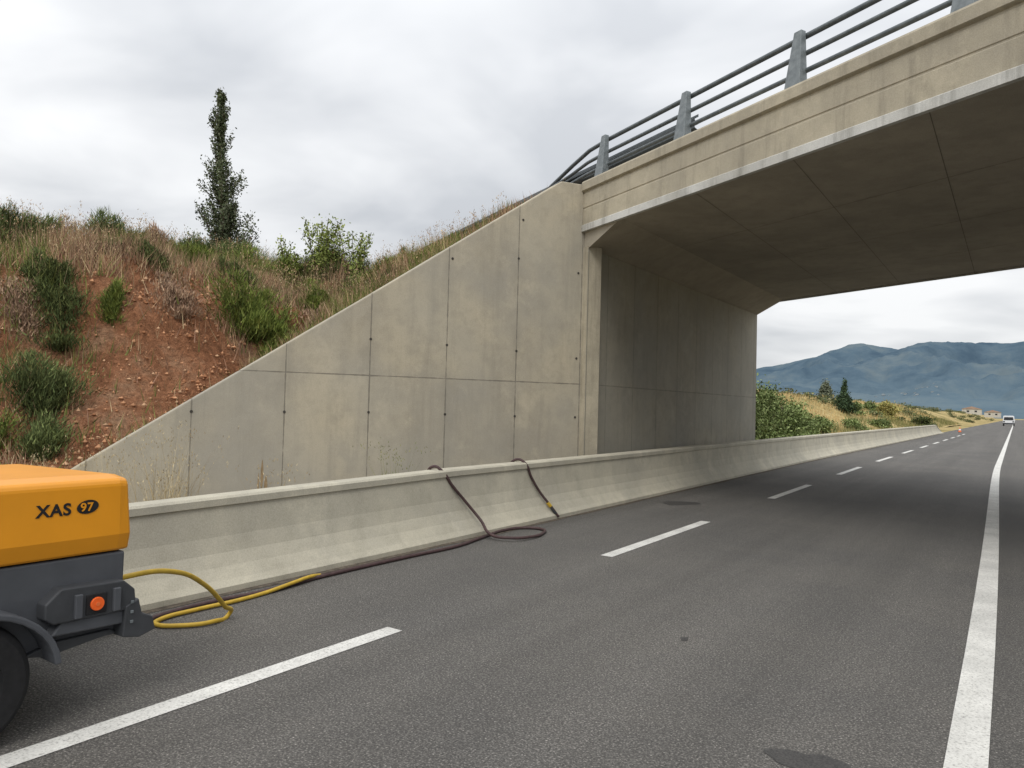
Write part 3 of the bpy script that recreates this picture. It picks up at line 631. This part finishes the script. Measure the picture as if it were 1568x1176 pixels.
text('XAS',1.635,1.010,.080,-3.8010,M['black'],'lettering',.028)
cy_,cz_=1.868,1.040
mesh('logo_oval',[(-3.8005,cy_+.052*math.cos(a_)+.006*math.sin(a_),cz_+.034*math.sin(a_)) for a_ in np.linspace(0,2*math.pi,32,endpoint=False)],[tuple(range(32))],M['black'],cp)
text('97',1.832,1.020,.058,-3.7990,M['orange'],'number',.02)
# ---------------------------------------------------------------- hoses
tube('yellow_hose',[(-4.15,2.08,.55),(-4.12,2.24,.58),(-4.25,2.6,.53),(-4.45,2.95,.36),(-4.62,3.24,.12),(-4.71,3.34,.03),(-4.66,3.18,.022),(-4.74,3.0,.02),(-4.91,2.90,.02),(-4.99,2.98,.02),(-5.02,3.3,.02),(-5.01,3.6,.02),(-5.04,3.9,.02),(-5.07,4.2,.04),(-5.12,4.45,.045),(-5.18,4.6,.02)],.0155,M['yhose'])
tube('air_hose',[(-4.75,2.1,.45),(-4.9,2.4,.15),(-5.0,2.75,.02),(-5.08,3.05,.021),(-5.12,3.49,.02),(-5.08,3.9,.02),(-5.13,4.5,.02),(-5.14,5.13,.02),(-5.13,5.8,.02),(-5.11,6.49,.02),(-5.2,7.0,.02),(-5.27,7.35,.02),(-5.32,7.7,.02),(-5.22,8.05,.02),(-5.0,8.1,.02),(-4.84,7.86,.02),(-4.78,7.5,.03),(-4.88,7.2,.045),(-5.12,7.15,.06),(-5.36,7.25,.20),(-5.50,7.15,.40),(-5.57,6.95,.62),(-5.62,6.82,.79),(-5.72,6.78,.845),(-5.84,6.78,.72),(-5.93,6.8,.4),(-6.0,6.9,.05)],.018,M['hose'])
h2=empty('air_hose')
tube('hose',[(-6.0,8.4,.05),(-5.93,8.5,.4),(-5.86,8.55,.72),(-5.74,8.58,.845),(-5.63,8.62,.80),(-5.58,8.72,.6),(-5.53,8.88,.38),(-5.42,9.02,.17),(-5.36,9.12,.03)],.018,M['hose'],h2)
tube('coupling',[(-5.46,8.97,.235),(-5.43,9.01,.18)],.026,M['yhose'],h2,3,False)
tube('coupling_collar',[(-5.43,9.01,.18),(-5.385,9.08,.08)],.022,M['dgrey'],h2,3,False)
# ---------------------------------------------------------------- light
sun=bpy.data.lights.new('sun','SUN'); sun.energy=1.3; sun.angle=math.radians(22); sun.color=(1,.96,.90)
so=link(bpy.data.objects.new('sun',sun)); sd=Vector((.30,-.62,.75)).normalized(); so.rotation_euler=sd.to_track_quat('Z','Y').to_euler()
w=bpy.data.worlds.new('World'); S.world=w; w.use_nodes=True; t=w.node_tree; t.nodes.clear()
def nn(ty,**k):
    n=t.nodes.new(ty)
    for a_,b_ in k.items(): setattr(n,a_,b_)
    return n
L=t.links.new
sky=nn('ShaderNodeTexSky',sky_type='NISHITA'); sky.sun_disc=False; sky.sun_elevation=math.asin(sd.z); sky.sun_rotation=math.atan2(sd.x,sd.y); 
b1=nn('ShaderNodeBackground'); b1.inputs[1].default_value=.1; L(sky.outputs[0],b1.inputs[0])
tc=nn('ShaderNodeTexCoord'); sp=nn('ShaderNodeSeparateXYZ'); L(tc.outputs['Generated'],sp.inputs[0])
def mt(op,a_,b_=0.):
    m=nn('ShaderNodeMath',operation=op)
    for i,v_ in enumerate((a_,b_)):
        if isinstance(v_,(int,float)): m.inputs[i].default_value=v_
        else: L(v_,m.inputs[i])
    return m.outputs[0]
zc=mt('ADD',mt('MAXIMUM',sp.outputs[2],0.),.16)
cb=nn('ShaderNodeCombineXYZ'); L(mt('DIVIDE',sp.outputs[0],zc),cb.inputs[0]); L(mt('DIVIDE',sp.outputs[1],zc),cb.inputs[1])
def nz(scale,det,ofs):
    mp=nn('ShaderNodeMapping'); mp.inputs['Location'].default_value=ofs; L(cb.outputs[0],mp.inputs[0])
    n=nn('ShaderNodeTexNoise'); n.inputs['Scale'].default_value=scale; n.inputs['Detail'].default_value=det; n.inputs['Roughness'].default_value=.5; n.inputs['Distortion'].default_value=.4; L(mp.outputs[0],n.inputs[0]); return n.outputs[0]
cl=mt('ADD',mt('MULTIPLY',nz(.55,3,(3,1,0)),.65),mt('MULTIPLY',nz(1.6,4,(7,2,0)),.35))
rp=nn('ShaderNodeValToRGB'); e=rp.color_ramp.elements; e[0].position=.38; e[0].color=(.56,.58,.61,1); e[1].position=.58; e[1].color=(.95,.955,.96,1); L(cl,rp.inputs[0])
zen=mt('ADD',mt('MULTIPLY',mt('POWER',mt('MAXIMUM',sp.outputs[2],0.),1.5),1.3),.98)
b2=nn('ShaderNodeBackground'); L(rp.outputs[0],b2.inputs[0]); L(zen,b2.inputs[1])
mx=nn('ShaderNodeMixShader'); mx.inputs[0].default_value=.94; L(b1.outputs[0],mx.inputs[1]); L(b2.outputs[0],mx.inputs[2])
ow=nn('ShaderNodeOutputWorld'); L(mx.outputs[0],ow.inputs[0])
# ---------------------------------------------------------------- camera
cam=bpy.data.cameras.new('camera'); cam.sensor_width=36; cam.sensor_fit='HORIZONTAL'; cam.lens=36*1132/1568; cam.clip_start=.05; cam.clip_end=20000
co=link(bpy.data.objects.new('camera',cam))
R=Matrix.Rotation(math.radians(34.3),4,'Z')@Matrix.Rotation(math.pi/2+math.radians(1.62),4,'X')@Matrix.Rotation(math.radians(1.5),4,'Z')
co.matrix_world=Matrix.Translation((0,0,1.6))@R
S.camera=co
